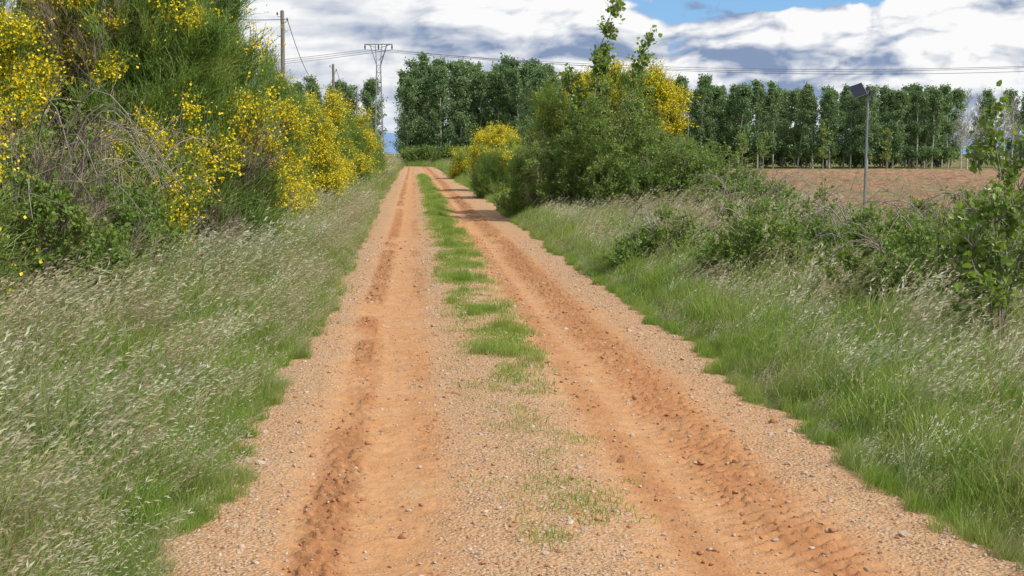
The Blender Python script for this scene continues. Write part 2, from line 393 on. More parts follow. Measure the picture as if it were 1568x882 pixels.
BRAM = [(3.0, 16.4, .95, .95), (4.3, 17.0, 1.2, 1.08), (5.7, 17.8, 1.3, 1.1), (4.1, 13.6, .9, .98), (5.2, 13.4, .9, 1.0), (7.2, 20, 1.4, 1.15), (2.2, 19.5, .7, .8), (4.2, 22.5, 1.2, 1.0)]
def grass_field(name, side):
    PP = []; SC = []; ID = []
    for (d0, d1, dens, sc) in [(3.6, 9, 30, 1.0), (9, 16, 22, 1.05), (16, 30, 11, 1.3), (30, 60, 4.6, 1.7), (60, 110, 1.7, 2.1), (110, 195, .65, 2.5)]:
        if side < 0: xa = -(.44*d1+2.5)-1; xb = float(xc(d0)); xa = max(xa, float(xc(d1))-22)
        else: xa = float(xc(d1)); xb = .44*d1+2.5; xb = min(xb, float(xc(d0))+(14 if d0 < 30 else 16))
        n = int((xb-xa)*(d1-d0)*dens); x = xa+(xb-xa)*rng.random(n); y = d0+(d1-d0)*rng.random(n)
        u = x-xc(y); a = np.abs(u); ed = edge_w(y, np.sign(u))
        ok = (u*side > 0) & (a > ed-.02)
        if side > 0:
            ok &= ~((x > 7.4+(y-31)*.09) & (y > 32) & (y < 125) & (rng.random(n) > .03))
            for bx, by, br, bh in BRAM: ok &= ~((((x-bx)/br)**2+((y-by)/(br*.75))**2 < .7) & (rng.random(n) < .85))
        ok &= (np.abs(x) < .44*y+3.2)
        x = x[ok]; y = y[ok]; u = u[ok]; a = a[ok]; ed = ed[ok]
        away = sm(0, 1.2, a-ed); pn = fbm(x*.5, y*.5, 77); p2 = fbm(x*1.1, y*.8, 78, 3)
        s = sc*(.42+.58*away)*(.75+.5*rng.random(len(x)))*(.62+.7*p2)
        if side > 0: s *= .98-.3*sm(.4, .7, fbm(x*.3, y*.2, 99))
        else: s *= .92
        if sc > 1.3: s = np.minimum(s, sc*.8)
        r = rng.random(len(x))
        if side < 0:
            silver = np.clip(sm(.3, 1.5, a-ed)*(.16+.78*sm(.40, .62, fbm(x*.8, y*.6, 79, 3))), 0, .85)
            idx = np.where(r < silver, 7+rng.integers(0, 4, len(x)), rng.integers(0, 7, len(x)))
            idx = np.where((rng.random(len(x)) < .03+.30*away*sm(.55, .7, fbm(x*.5+9, y*.3, 56))), 13+rng.integers(0, 2, len(x)), idx)
        else:
            tall = sm(.4, 1.8, a-ed+(pn-.5)*1.5)
            idx = np.where(r < .08+tall*.4, 4+rng.integers(0, 3, len(x)), rng.integers(0, 4, len(x)))
            idx = np.where((rng.random(len(x)) < .02+tall*.20*sm(.35, .6, fbm(x*.4+9, y*.3, 55))*2), 13+rng.integers(0, 2, len(x)), idx)
            idx = np.where((rng.random(len(x)) < .03+.14*away), 7+rng.integers(0, 4, len(x)), idx)
        PP.append(np.stack([x, y, gz(x, y)-.01], 1)); SC.append(s); ID.append(idx)
    n = 3800; y = 3.6+40*rng.random(n)**1.5; ed = edge_w(y, side+0*y); a = ed-.06+.8*rng.random(n)**1.2
    x = xc(y)+side*a
    PP.append(np.stack([x, y, np.maximum(gz(x, y), surf_z(x, y))-.01], 1)); SC.append((.24+.34*sm(0, .5, a-ed))*(.5+1.0*rng.random(n))*(1+.012*y))
    ID.append(np.where(rng.random(n) < .1, 13, np.where(rng.random(n) < .15, 7, 0))+rng.integers(0, 2, n))
    P = np.concatenate(PP); S = np.concatenate(SC); I = np.concatenate(ID); n = len(P)
    rot = np.stack([rng.normal(0, .10, n), rng.normal(0.05, .10, n), rng.uniform(-.9, .9, n)], 1)
    print(name, n)
    scatter(name, P, rot, S, I, C_grass)
grass_field('verge_grass', -1); grass_field('verge_grass', 1)
# weeds in the middle of the road: near-continuous strip far off, thinning towards the camera
n = 15000; y = 6.0+110*rng.random(n)**1.35
u = .02+.19*rng.normal(0, .85, n)+.12*(vn(y*.3, 0*y, 5)-.5)
dens = sm(.34, .62, fbm(y*1.3, u*4.0, 131, 3)+.02+.09*sm(10, 25, y))*(.16+.84*sm(9.5, 13.5, y))
ok = (rng.random(n) < dens*.8) & (np.abs(u) < .5)
x = xc(y)+u; x = x[ok]; y = y[ok]; u = u[ok]; n = len(x)
clump = sm(.56, .68, fbm(y*1.8, u*4, 150, 2))*sm(9, 11, y)
s = (.45+.6*rng.random(n)+.55*clump)*(1+.25*sm(15, 50, y))
idx = np.where(rng.random(n) < .09*clump, rng.integers(0, 2, n), 11+rng.integers(0, 2, n)); s = np.where(idx < 4, s*.28, s)
rot = np.stack([0*x, 0*x, rng.uniform(0, 6.28, n)], 1)
scatter('road_centre_grass', np.stack([x, y, surf_z(x, y)+.015], 1), rot, s, idx, C_grass)

# ------------------------------------------------------------------ stones
sp = []
for i in range(6):
    bpy.ops.mesh.primitive_ico_sphere_add(subdivisions=2, radius=1)
    ob = bpy.context.object; ob.name = 'stone_proto_%02d' % i; me = ob.data
    co = np.zeros(len(me.vertices)*3); me.vertices.foreach_get('co', co); co = co.reshape(-1, 3)
    for k in range(5):
        d = nrm(rng.normal(size=(1, 3)))[0]; h = .55+.25*rng.random()
        pr = co@d; co = co-np.maximum(pr-h, 0)[:, None]*d*.9
    co *= np.array([1, .6+.35*rng.random(), .45+.25*rng.random()]); co += rng.normal(0, .03, co.shape)
    me.vertices.foreach_set('co', co.ravel()); me.update()
    me.materials.append(M_stone if i < 4 else M_clod)
    for q in me.polygons: q.use_smooth = (i % 2 == 0)
    scene.collection.objects.unlink(ob); sp.append(ob)
C_stone = proto_coll('stone_protos', sp)
def stones(name, n, y0, y1, pw, kind):
    y = y0+(y1-y0)*rng.random(n)**pw
    u = rng.uniform(-1.9, 1.9, n)
    if kind == 'pebble':
        o = orange_mask(u, y); ok = rng.random(n) < (1-.8*o)
        s = .0045*np.exp(rng.normal(0, .5, n)); s = np.where(rng.random(n) < .02, s*2.3, s)
        idx = np.where(rng.random(n) < .22, 4+rng.integers(0, 2, n), rng.integers(0, 4, n))
    else:
        _, dk = road_z(u, y); ok = rng.random(n) < (dk*.9+.05)
        s = .006*np.exp(rng.normal(0, .5, n)); s = np.where(rng.random(n) < .02, s*2, s); idx = 4+rng.integers(0, 2, n)
    s = np.clip(s, .003, .026)
    u = u[ok]; y = y[ok]; s = s[ok]; idx = idx[ok]; x = xc(y)+u; m_ = len(x)
    rot = np.stack([rng.normal(0, .3, m_), rng.normal(0, .3, m_), rng.uniform(0, 6.28, m_)], 1)
    scatter(name, np.stack([x, y, surf_z(x, y)+s*.15], 1), rot, s*(1+y/40), idx, C_stone)
stones('gravel', 44000, 4.6, 28, 1.6, 'pebble')
stones('soil_clods', 20000, 4.6, 30, 1.5, 'clod')

# ------------------------------------------------------------------ sprig prototypes
def broom_sprig(name, flowers, dead=False, n=36):
    mb = MB()
    B = rng.normal(0, .05, (n, 3)); az = rng.random(n)*6.283; L = .25+.33*rng.random(n)
    P = curve_paths(B, az, L, .3+.6*rng.random(n), 4)
    W = (.0055 if dead else .010)*np.array([.9, .8, .7, .3])[None]*np.ones((n, 1))
    fa = rng.random(n)*6.283; side = np.stack([np.cos(fa), np.sin(fa), 0*fa], 1)
    mb.ribbons(P, W, side, 1 if dead else 0, rng.random(n))
    m_ = 20 if dead else 130
    j = rng.integers(0, n, m_); s = rng.random(m_)*2.9; i0 = s.astype(int); f = (s-i0)[:, None]
    C = P[j, i0]*(1-f)+P[j, i0+1]*f
    mb.leaves(C, .025+.03*rng.random(m_), 1 if dead else 0, D=rng.normal(0, .5, (m_, 3))+[0, 0, 1.], asp=.28)
    if flowers:
        j = rng.integers(0, n, flowers); s = 1.0+rng.random(flowers)*1.95; i0 = s.astype(int); f = (s-i0)[:, None]
        C = P[j, i0]*(1-f)+P[j, i0+1]*f
        mb.leaves(C, .030+.016*rng.random(flowers), 2, asp=.8)
    return mb.build(name, [M_broom, M_dead, M_flower], link=False)
bp = [broom_sprig('bs_00', 0), broom_sprig('bs_01', 0), broom_sprig('bs_02', 0), broom_sprig('bs_03', 18), broom_sprig('bs_04', 110), broom_sprig('bs_05', 160),
      broom_sprig('bs_06', 0, True, 44), broom_sprig('bs_07', 0, True, 36)]
C_broom = proto_coll('broom_protos', bp)
def leaf_sprig(name, mats, nl, L, size, two=False, spread=.13, asp=.65):
    mb = MB(); k = 5
    B = np.zeros((k, 3)); az = rng.random(k)*6.283; H = L*(.7+.3*rng.random(k))
    P = curve_paths(B, az, H, .3+.7*rng.random(k), 4)
    mb.tubes(P, np.array([.004, .003, .002, .001])[None]*np.ones((k, 1)), 3, 1, rng.random(k))
    j = rng.integers(0, k, nl); s = .3+rng.random(nl)*2.65; i0 = s.astype(int); f = (s-i0)[:, None]
    C = P[j, i0]*(1-f)+P[j, i0+1]*f+rng.normal(0, spread*L*.5, (nl, 3))
    mb.leaves(C, size*(.6+.7*rng.random(nl)), 0, two=two, asp=asp, up=.5)
    return mb.build(name, mats, link=False)
C_hedge = proto_coll('scrub_protos', [leaf_sprig('hs_%02d' % i, [M_hedge, M_bark], 65, .42, .058) for i in range(4)]+[broom_sprig('hs_04', 0, True, 20)])
C_bram = proto_coll('bramble_protos', [leaf_sprig('rs_%02d' % i, [M_bramble, M_dead], 50, .36, .052, True) for i in range(4)]+[broom_sprig('rs_04', 0, True, 16)])
C_sap = proto_coll('sapling_protos', [leaf_sprig('ps_%02d' % i, [M_sap, M_bark], 13, .22, .062, True, .2, .85) for i in range(4)])

def bush(name, x, y, rx, ry, h, coll, dens, pick, stems=26, scl=1.0, zlo=.05, rough=.34, seed=0, fill=.5, stem_r=.022, out=.6, canes=0):
    z0 = float(gz(np.array([x]), np.array([y]))[0])-.05
    K = int(dens); phi = rng.random(K)*6.283; cz = zlo+(1-zlo)*rng.random(K)**.8
    el = np.arcsin(np.clip(cz, 0, 1)); rad = 1-fill*rng.random(K)**2.0
    lob = fbm(phi*1.6+seed*3.1, el*3+seed, 200+seed, 2)-.5; tuft = vn(phi*rx*2.6+seed, el*h*2.2, 230+seed)-.5
    bump_ = 1+rough*1.7*lob+rough*.75*tuft
    keep = rng.random(K) < np.clip(.95+1.4*tuft, .25, 1); phi = phi[keep]; el = el[keep]; rad = rad[keep]; bump_ = bump_[keep]; K = int(keep.sum())
    prof = np.cos(el)**.62
    D = np.stack([np.cos(phi)*prof*rx, np.sin(phi)*prof*ry, np.sin(el)*h], 1)*(rad*bump_)[:, None]
    P = D+np.array([x, y, z0])
    nd = nrm(D/np.array([rx, ry, h]))*out+np.array([0.08, 0, 1-out*.4])+rng.normal(0, .22, (K, 3))
    rot = rot_dir(nd, rng.random(K)*6.283)
    P = P-nrm(nd)*.3*scl
    idx = pick(P, D/np.array([rx, ry, h]))
    ns = stems; ph = rng.random(ns)*6.283; e2 = .25+1.25*rng.random(ns); S = 7
    T = np.stack([np.cos(ph)*np.cos(e2)*rx, np.sin(ph)*np.cos(e2)*ry, np.sin(e2)*h*.9], 1)*(.6+.35*rng.random(ns))[:, None]
    s = np.linspace(0, 1, S)[None, :, None]
    B = rng.normal(0, .12*rx, (ns, 3))*[1, 1, 0]
    Pth = B[:, None]*(1-s)+T[:, None]*s*np.array([1, 1, 0])*s**.3+T[:, None]*np.array([0, 0, 1])*s**.85+rng.normal(0, .03, (ns, S, 3))
    Pth[:, 0] = B
    mb = MB(); rr = stem_r*(.6+.8*rng.random(ns))
    mb.tubes(Pth, rr[:, None]*np.linspace(1, .2, S)[None], 5, 0, rng.random(ns))
    ns2 = ns*4; j = rng.integers(0, ns, ns2); i0 = rng.integers(2, S-1, ns2); Bs = Pth[j, i0]
    Ts = Bs+nrm(nrm(T[j])+rng.normal(0, .6, (ns2, 3)))*(.3+.5*rng.random(ns2))[:, None]*min(h, 2)*.35
    P2 = Bs[:, None]*(1-s)+Ts[:, None]*s+rng.normal(0, .012, (ns2, S, 3)); P2[:, 0] = Bs
    mb.tubes(P2, (rr[j]*.35)[:, None]*np.linspace(1, .25, S)[None], 3, 0)
    if canes:
        ph = rng.random(canes)*6.283; L = (.8+.5*rng.random(canes)); S = 10; s = np.linspace(0, 1, S)[None, :, None]
        hd = np.stack([np.cos(ph)*rx, np.sin(ph)*ry, 0*ph], 1)[:, None, :]*L[:, None, None]
        zz = (h*(.75+.45*rng.random(canes)))[:, None, None]*np.sin(s*math.pi*.72)
        Pc = hd*(.15+1.0*s**1.2)+zz*np.array([0, 0, 1])+np.cumsum(rng.normal(0, .018, (canes, S, 3)), 1)
        mb.tubes(Pc, (.007+.006*rng.random(canes))[:, None]*np.linspace(1, .3, S)[None], 4, 0)
        q = canes*5; j = rng.integers(0, canes, q); i0 = rng.integers(3, S-1, q); Bs = Pc[j, i0]
        Ts = Bs+(rng.normal(0, .16, (q, 3))+[0, 0, .12]); s5 = np.linspace(0, 1, 4)[None, :, None]
        mb.tubes(Bs[:, None]*(1-s5)+Ts[:, None]*s5+rng.normal(0, .01, (q, 4, 3))*s5, np.array([[.004, .0035, .003, .002]])*np.ones((q, 1)), 3, 0)
    ob = mb.build(name, [M_bark], True)
    ob.location = (x, y, z0)
    scatter('foliage', P-np.array([x, y, z0]), rot, scl*(.7+.55*rng.random(K)), idx, coll, ob)
    return ob
def pick_broom(yellow=.5, dead=0., seed=0, top=0.):
    def f(P, N):
        n = len(P); nn = fbm(P[:, 0]*1.3+P[:, 1]*.6+seed*7, P[:, 2]*1.5+P[:, 1]*.5, 300+seed, 3)
        y = nn+top*(N[:, 2]-.5)+rng.normal(0, .06, n)
        th = np.quantile(y, 1-yellow) if yellow > 0 else 9
        i = rng.integers(0, 3, n); i = np.where(y > th-.06, 3, i); i = np.where(y > th, 4+rng.integers(0, 2, n), i)
        d = fbm(P[:, 0]*1.2+seed, P[:, 2]*1.2+P[:, 1]*.4, 400+seed, 3)-.15*(N[:, 2]-.3)+rng.normal(0, .05, n)
        if dead > 0:
            td = np.quantile(d, 1-dead); i = np.where((d > td) & (i < 4), 6+rng.integers(0, 2, n), i)
        return i
    return f
def pick_leaf(dead=.05):
    def f(P, N):
        n = len(P); i = rng.integers(0, 4, n); nn = fbm(P[:, 0]*1.5, P[:, 2]*1.5+P[:, 1], 500, 2)+rng.normal(0, .06, n)
        if dead > 0: i = np.where(nn > np.quantile(nn, 1-dead), 4, i)
        return i
    return f
B = 'broom_bush'
bush(B, -5.35, 20.5, 1.8, 2.1, 4.2, C_broom, 2700, pick_broom(.15, .26, 1), seed=1, stems=50)
bush(B, -7.6, 18.0, 1.7, 2.0, 4.3, C_broom, 2200, pick_broom(.36, .14, 2, .2), seed=2, stems=40)
bush(B, -4.85, 11.4, .68, .9, 2.95, C_broom, 620, pick_broom(.55, .03, 3, .5), seed=3, scl=.8)
bush(B, -6.3, 13.5, 1.2, 1.2, 3.3, C_broom, 900, pick_broom(.3, .15, 4, .3), seed=4)
bush(B, -4.75, 18.0, .75, .8, 1.75, C_broom, 380, pick_broom(.35, .1, 5), seed=5, scl=.8)
bush(B, -5.35, 29.5, 1.15, 1.6, 3.2, C_broom, 1200, pick_broom(.55, .06, 6, -.3), seed=6)
bush(B, -7.5, 33, 1.6, 1.6, 3.6, C_broom, 800, pick_broom(.3, .1, 7), seed=7)
bush(B, -6.2, 41, 1.15, 1.6, 2.9, C_broom, 1000, pick_broom(.65, .02, 8), seed=8)
bush(B, -6.9, 51, 1.3, 2.0, 3.1, C_broom, 900, pick_broom(.6, 0, 9), seed=9, scl=1.2)
bush(B, -7.4, 62, 1.3, 2.5, 3.2, C_broom, 800, pick_broom(.4, 0, 10), seed=10, scl=1.3)
bush(B, -8.5, 80, 1.3, 4, 2.6, C_broom, 600, pick_broom(.1, 0, 11), seed=11, scl=1.6)
bush('bramble_bush', -4.55, 13.0, 1.15, 1.2, 1.8, C_bram, 620, pick_leaf(.25), seed=12, stems=50, scl=.8, stem_r=.012, canes=60)
bush('bramble_bush', -4.6, 16.2, .9, 1.3, 1.5, C_bram, 480, pick_leaf(.2), seed=13, stems=40, scl=.85, stem_r=.012, canes=30)
bush('hawthorn_scrub', 2.35, 36.5, 2.1, 2.2, 2.7, C_hedge, 2000, pick_leaf(.05), seed=14, stems=40, rough=.5)
bush('hawthorn_scrub', 4.1, 35.5, 1.7, 1.6, 2.1, C_hedge, 1050, pick_leaf(.06), seed=15, rough=.5)
bush('hawthorn_scrub', 5.3, 34.0, 1.2, 1.2, 1.35, C_hedge, 520, pick_leaf(.06), seed=24, rough=.5)
bush('hawthorn_scrub', .85, 38.5, .95, 1.6, 2.0, C_hedge, 700, pick_leaf(.05), seed=16, rough=.5)
bush(B, 3.2, 39.5, 1.7, 1.4, 3.8, C_broom, 1500, pick_broom(.34, .04, 17, .5), seed=17, stems=34, rough=.42)
bush(B, 1.6, 40.5, 1.15, 1.2, 3.6, C_broom, 800, pick_broom(.25, .06, 18, .3), seed=18, rough=.42)
bush('bramble_bush', 5.0, 30, 1.1, .9, 1.15, C_bram, 420, pick_leaf(.12), seed=19, stems=30, stem_r=.01, canes=24)
bush(B, -.55, 55, .95, 1.8, 1.9, C_broom, 500, pick_broom(.05, .05, 20), seed=20)
bush(B, -.8, 66, 1.1, 1.8, 2.8, C_broom, 750, pick_broom(.45, 0, 21, .6), seed=21, scl=1.2)
bush(B, -3.0, 97, 1.1, 3, 2.0, C_broom, 450, pick_broom(.4, 0, 22), seed=22, scl=1.5)
bush('hawthorn_scrub', -.6, 85, 1.6, 3, 2.5, C_hedge, 420, pick_leaf(0), seed=23, scl=1.7)
for i, (x, y, rx, h) in enumerate(BRAM):
    bush('bramble_bush', x, y, rx, rx*.75, h, C_bram, 480*rx*rx+80, pick_leaf(.06), seed=30+i, stems=24, scl=.78, stem_r=.006, rough=.5, zlo=.1, canes=12)

# ------------------------------------------------------------------ slender young trees
def slender_tree(name, base, trunks, coll, nl, scl, r0, spread, mat=M_bark, lean=.0, qlo=.28, nbk=3.2):
    mb = MB(); P = []; D = []
    for e in trunks:
        e = np.array(e, float); S = 12; s = np.linspace(0, 1, S)[:, None]
        path = e*s*np.array([1, 1, 0])*s**.5+e*s*np.array([0, 0, 1])+rng.normal(0, .012*e[2], (S, 3))*s*[1, 1, 0]
        mb.tubes(path, np.linspace(r0, r0*.15, S), 6, 0)
        nb = int(8+e[2]*nbk)
        for k in range(nb):
            q = qlo+(.98-qlo)*rng.random(); i = int(q*(S-1)); b0 = path[i]
            a = rng.random()*6.283; L = spread*(1.2-q)*(.5+.8*rng.random())
            dr = nrm(np.array([[math.cos(a)+lean, math.sin(a), .9]]))[0]
            ss = np.linspace(0, 1, 5)[:, None]; bp_ = b0+dr*L*ss+np.array([lean*.3, 0, .12])*L*ss**2
            mb.tubes(bp_, np.linspace(r0*.3, r0*.08, 5), 4, 0)
            m_ = max(2, int(nl*L/spread)); w = rng.random(m_)
            P.append(b0+dr*L*(.25+.8*w)[:, None]+rng.normal(0, .04, (m_, 3))); D.append(np.tile(dr, (m_, 1))+rng.normal(0, .4, (m_, 3)))
        m_ = nl; w = .5+.5*rng.random(m_)
        P.append(np.stack([np.interp(w, s[:, 0], path[:, k]) for k in range(3)], 1)); D.append(rng.normal(0, .5, (m_, 3))+[lean, 0, 1.])
    ob = mb.build(name, [mat], True); ob.location = base
    P = np.concatenate(P); D = np.concatenate(D)
    scatter('leaves', P, rot_dir(D, rng.random(len(P))*6.28), scl*(.7+.6*rng.random(len(P))), rng.integers(0, 4, len(P)), coll, ob)
slender_tree('young_poplar_tree', (1.75, 36.6, 0), [(.75, 0, 5.75), (-.35, .1, 3.9)], C_sap, 12, 1.45, .035, .6, lean=.6, nbk=3.6)
slender_tree('young_poplar_tree', (2.55, 37.2, 0), [(1.15, 0, 4.95)], C_sap, 12, 1.45, .03, .6, lean=.6, nbk=3.4)
slender_tree('young_poplar_tree', (3.8, 11.0, 0), [(-.10, 0, 2.12), (.2, .2, 1.75), (-.36, -.1, 1.25), (.45, .1, 1.9)], C_sap, 6, .9, .015, .46, lean=-.1, qlo=.3)
for (x, y, h) in [(22.5, 128, 4), (27, 124, 4.4), (31.5, 120, 3.6), (19, 118, 3.2)]:
    slender_tree('field_sapling', (x, y, .05), [(.1, 0, h)], C_sap, 2, 2.2, .05, .6)

# ------------------------------------------------------------------ poplar masses
def poplar(name, H=10., low=.2, nb=50, per=125, rad=1.9, ls=.20, pw=.7):
    mb = MB(); S = 12; s = np.linspace(0, 1, S)[:, None]
    tr = np.array([0, 0, H*.96])*s+rng.normal(0, .06, (S, 3))*s; mb.tubes(tr, np.linspace(.12, .015, S), 6, 1)
    for k in range(nb):
        q = low+(1-low)*rng.random()**.9; w = (q-low)/(1-low)
        L = rad*(math.sin(math.pi*min(1, .25+.62*w))**pw)*(.5+.7*rng.random()); a = rng.random()*6.283
        dr = nrm(np.array([[math.cos(a), math.sin(a), .65+.9*w]]))[0]; b0 = np.array([0, 0, H*q*.96]); b0[2] -= L*.3
        mb.tubes(b0+dr*L*np.linspace(0, 1, 4)[:, None], np.array([.035, .025, .015, .006]), 3, 1)
        f = .35+.7*rng.random(per); C = b0+dr*L*f[:, None]+rng.normal(0, .19, (per, 3))*[1, 1, .9]+[.12, 0, 0]
        mb.leaves(C, ls*(.6+.7*rng.random(per)), 0, np.clip(rng.random()*.6+rng.random(per)*.4, 0, 1), asp=.85)
    return mb.build(name, [M_poplar, M_pbark], link=False)
C_pop = proto_coll('poplar_protos', [poplar('pp_%02d' % i, low=.15, rad=1.6+.15*i, nb=46+3*i, pw=.6+.2*i) for i in range(5)]+[poplar('pp_%02d' % (5+i), low=.04, rad=2.0, nb=60) for i in range(2)])
def pop_rows(name, rows):
    P = []; S = []; I = []
    for (xa, xb, y, sp_, h, low) in rows:
        x = np.arange(xa, xb, sp_); n = len(x)
        P.append(np.stack([x+rng.normal(0, .35, n), y+rng.normal(0, .7, n), 0*x+.0], 1))
        hh = h(x) if callable(h) else h+0*x
        S.append(hh/10*(.90+.17*rng.random(n))); I.append(rng.integers(5, 7, n) if low else rng.integers(0, 5, n))
    P = np.concatenate(P); n = len(P); rot = np.stack([rng.normal(0, .03, n), rng.normal(.03, .03, n), rng.random(n)*6.28], 1)
    scatter(name, P, rot, np.concatenate(S), np.concatenate(I), C_pop)
hC = lambda x: 11.0-1.7*sm(14, 27, x)
pop_rows('distant_poplar_rows', [(3, 50, 160, 2.2, hC, False), (4, 51, 164, 2.3, hC, False), (3, 52, 168, 2.4, hC, False), (4, 53, 172, 2.6, hC, True), (3, 54, 177, 2.8, hC, True), (57, 100, 168, 3.0, 9, False), (57, 100, 173, 3.0, 9, True)])
pop_rows('distant_poplar_grove', [(-12.6, 5, 198, 2.7, 13.6, False), (-14.4, 6, 203, 2.9, 14.4, False), (-14, 6, 208, 3.1, 14.6, True), (-14.6, 6, 213, 3.2, 14.6, True), (-14.4, -13.5, 197, 3.3, 11.5, True)])
pop_rows('distant_poplar_grove', [(-36, -21.5, 240, 3.0, 14.3, False), (-37, -22, 245, 3.2, 14.5, True), (-60, -36, 250, 3.6, 13, True)])

def bare_tree(name, x, y, h):
    mb = MB(); S = 10; s = np.linspace(0, 1, S)[:, None]
    tr = np.array([0, 0, h])*s+rng.normal(0, .06, (S, 3))*s; mb.tubes(tr, np.linspace(.11, .02, S), 6, 0)
    for k in range(44):
        q = .25+.72*rng.random(); b0 = np.array([0, 0, h*q]); a = rng.random()*6.283; L = (1.15-q)*2.2*(.5+.6*rng.random())
        dr = nrm(np.array([[math.cos(a), math.sin(a), 1.5]]))[0]; bp_ = b0+dr*L*np.linspace(0, 1, 5)[:, None]
        mb.tubes(bp_, np.linspace(.03, .012, 5), 3, 0)
        for j in range(9):
            c0 = bp_[rng.integers(1, 5)]; d2 = nrm((dr+rng.normal(0, .5, 3))[None])[0]
            mb.tubes(c0+d2*L*.45*np.linspace(0, 1, 3)[:, None], np.array([.016, .013, .010]), 3, 0)
    ob = mb.build(name, [M_pbark], True); ob.location = (x, y, 0)
for (x, y, h) in [(47.8, 150, 8.6), (49.8, 153, 8.0), (51.3, 149, 8.4), (53.2, 152, 8.2), (46.2, 147, 6.2)]: bare_tree('bare_tree', x, y, h)

n = 1300; x = np.concatenate([rng.uniform(-15, 8, 600), rng.uniform(3, 56, 700)]); y = np.where(np.arange(n) < 600, 194+3*rng.random(n), 181+4*rng.random(n))
scatter('hedge_undergrowth', np.stack([x, y, .1+1.6*rng.random(n)], 1), rot_dir(rng.normal(0, .5, (n, 3))+[0, 0, 1.], rng.random(n)*6), 3+1.5*rng.random(n), rng.integers(0, 4, n), C_hedge)

# ------------------------------------------------------------------ poles, tower, wires
def box(mb, c, s, mat=0, R=None):
    c = np.array(c); V = np.array([[i, j, k] for i in (-1, 1) for j in (-1, 1) for k in (-1, 1)], float)*np.array(s)/2
    if R is not None: V = V@R.T
    F = [[0, 1, 3, 2], [4, 6, 7, 5], [0, 4, 5, 1], [2, 3, 7, 6], [0, 2, 6, 4], [1, 5, 7, 3]]
    mb.add(V+c, F, mat)
def utility_pole(x, y, h=8.):
    mb = MB(); z = np.linspace(-.3, h, 10); P = np.stack([.01*np.sin(z*2), 0*z, z], 1); mb.tubes(P, np.linspace(.13, .085, 10), 12, 0)
    mb.tubes(np.array([[0, 0, h-.002], [0, 0, h+.02], [0, 0, h+.05]]), np.array([.085, .06, .002]), 12, 0)
    for s_, zz in ((-1, h-.25), (1, h-.5)):
        mb.tubes(np.array([[s_*.07, 0, zz], [s_*.2, 0, zz], [s_*.22, 0, zz+.12]]), np.array([.012]*3), 5, 1)
        mb.tubes(np.array([[s_*.22, 0, zz+.08], [s_*.22, 0, zz+.12], [s_*.22, 0, zz+.16], [s_*.22, 0, zz+.2]]), np.array([.03, .045, .04, .015]), 8, 2)
    ob = mb.build('utility_pole', [M_wood, M_steel, M_dark], True); ob.location = (x, y, 0)
poles = [(-16, 22), (-10.2, 64), (-12.7, 102), (-15.7, 145)]
for p_ in poles: utility_pole(*p_)
def wire(mb, a, b_, sag, r=.02, S=40):
    a = np.array(a, float); b_ = np.array(b_, float); s = np.linspace(0, 1, S)[:, None]
    mb.tubes(a*(1-s)+b_*s-np.array([0, 0, 1])*sag*4*s*(1-s), np.full(S, r), 4, 0)
mb = MB()
for i in range(3):
    (x0_, y0_), (x1_, y1_) = poles[i], poles[i+1]
    wire(mb, (x0_+.22, y0_, 7.65), (x1_+.22, y1_, 7.65), 2.1 if i == 1 else 1.2, .016)
wire(mb, (-15.7, 145, 7.7), (-18, 200, 7.5), 1, .02)
mb.build('overhead_cables', [M_wire])
def lattice_tower(x, y, H=13.8, rz=0):
    mb = MB(); zt = H-2.3; nb = 14
    def hwz(z): return .48-.26*z/zt
    def seg(a, b_, r): mb.tubes(np.array([a, (np.array(a)+np.array(b_))/2, b_], float), np.array([r]*3), 4, 0)
    cs = [(-1, -1), (1, -1), (1, 1), (-1, 1)]
    for cx, cy in cs: seg((cx*hwz(0), cy*hwz(0), 0), (cx*hwz(zt), cy*hwz(zt), zt), .045)
    zs = np.linspace(0, zt, nb+1)
    for k in range(nb):
        z0_, z1_ = zs[k], zs[k+1]; a0 = hwz(z0_); a1 = hwz(z1_)
        for q in range(4):
            c0 = cs[q]; c1 = cs[(q+1) % 4]
            if k % 2: c0, c1 = c1, c0
            seg((c0[0]*a0, c0[1]*a0, z0_), (c1[0]*a1, c1[1]*a1, z1_), .022)
            seg((c0[0]*a1, c0[1]*a1, z1_), (c1[0]*a1, c1[1]*a1, z1_), .018)
    for s_ in (-1, 1):
        for cy in (-.2, .2):
            seg((s_*.22, cy, zt), (s_*.95, cy, H), .045); seg((-s_*.05, cy, zt+.5), (s_*.55, cy, zt+1.1), .02)
            seg((s_*.22, cy, zt), (s_*.35, cy, H), .022)
        seg((s_*.95, -.2, H), (s_*.95, .2, H), .03)
        for f in (.3, .6, .9): seg((s_*(.22+.73*f), -.2, zt+2.3*f), (s_*(.22+.73*(f-.25)), .2, zt+2.3*(f-.25)), .018)
    for cy in (-.2, .2): seg((-1.55, cy*.4, H), (1.55, cy*.4, H), .05); seg((-1.5, cy*.4, H+.02), (-.3, cy, H-.35), .02); seg((1.5, cy*.4, H+.02), (.3, cy, H-.35), .02)
    for xx in (-1.5, 0, 1.5):
        mb.tubes(np.array([[xx, 0, H-.02], [xx, 0, H-.2], [xx, 0, H-.4], [xx, 0, H-.6]]), np.array([.03, .09, .09, .03]), 8, 1)
    ob = mb.build('lattice_pylon', [M_steel, M_dark]); ob.location = (x, y, 0)
lattice_tower(-14.85, 160); lattice_tower(98, 140); lattice_tower(-98, 175)
mb = MB()
for dx, sg in ((-1.5, 3.1), (0, 2.9), (1.5, 3.4)):
    wire(mb, (-14.85+dx, 160, 13.2), (98+dx, 140, 13.6), sg, .022, 60)
    wire(mb, (-14.85+dx, 160, 13.2), (-98+dx, 175, 13.2), 2.6+dx*.1, .022, 60)
mb.build('power_lines', [M_wire])

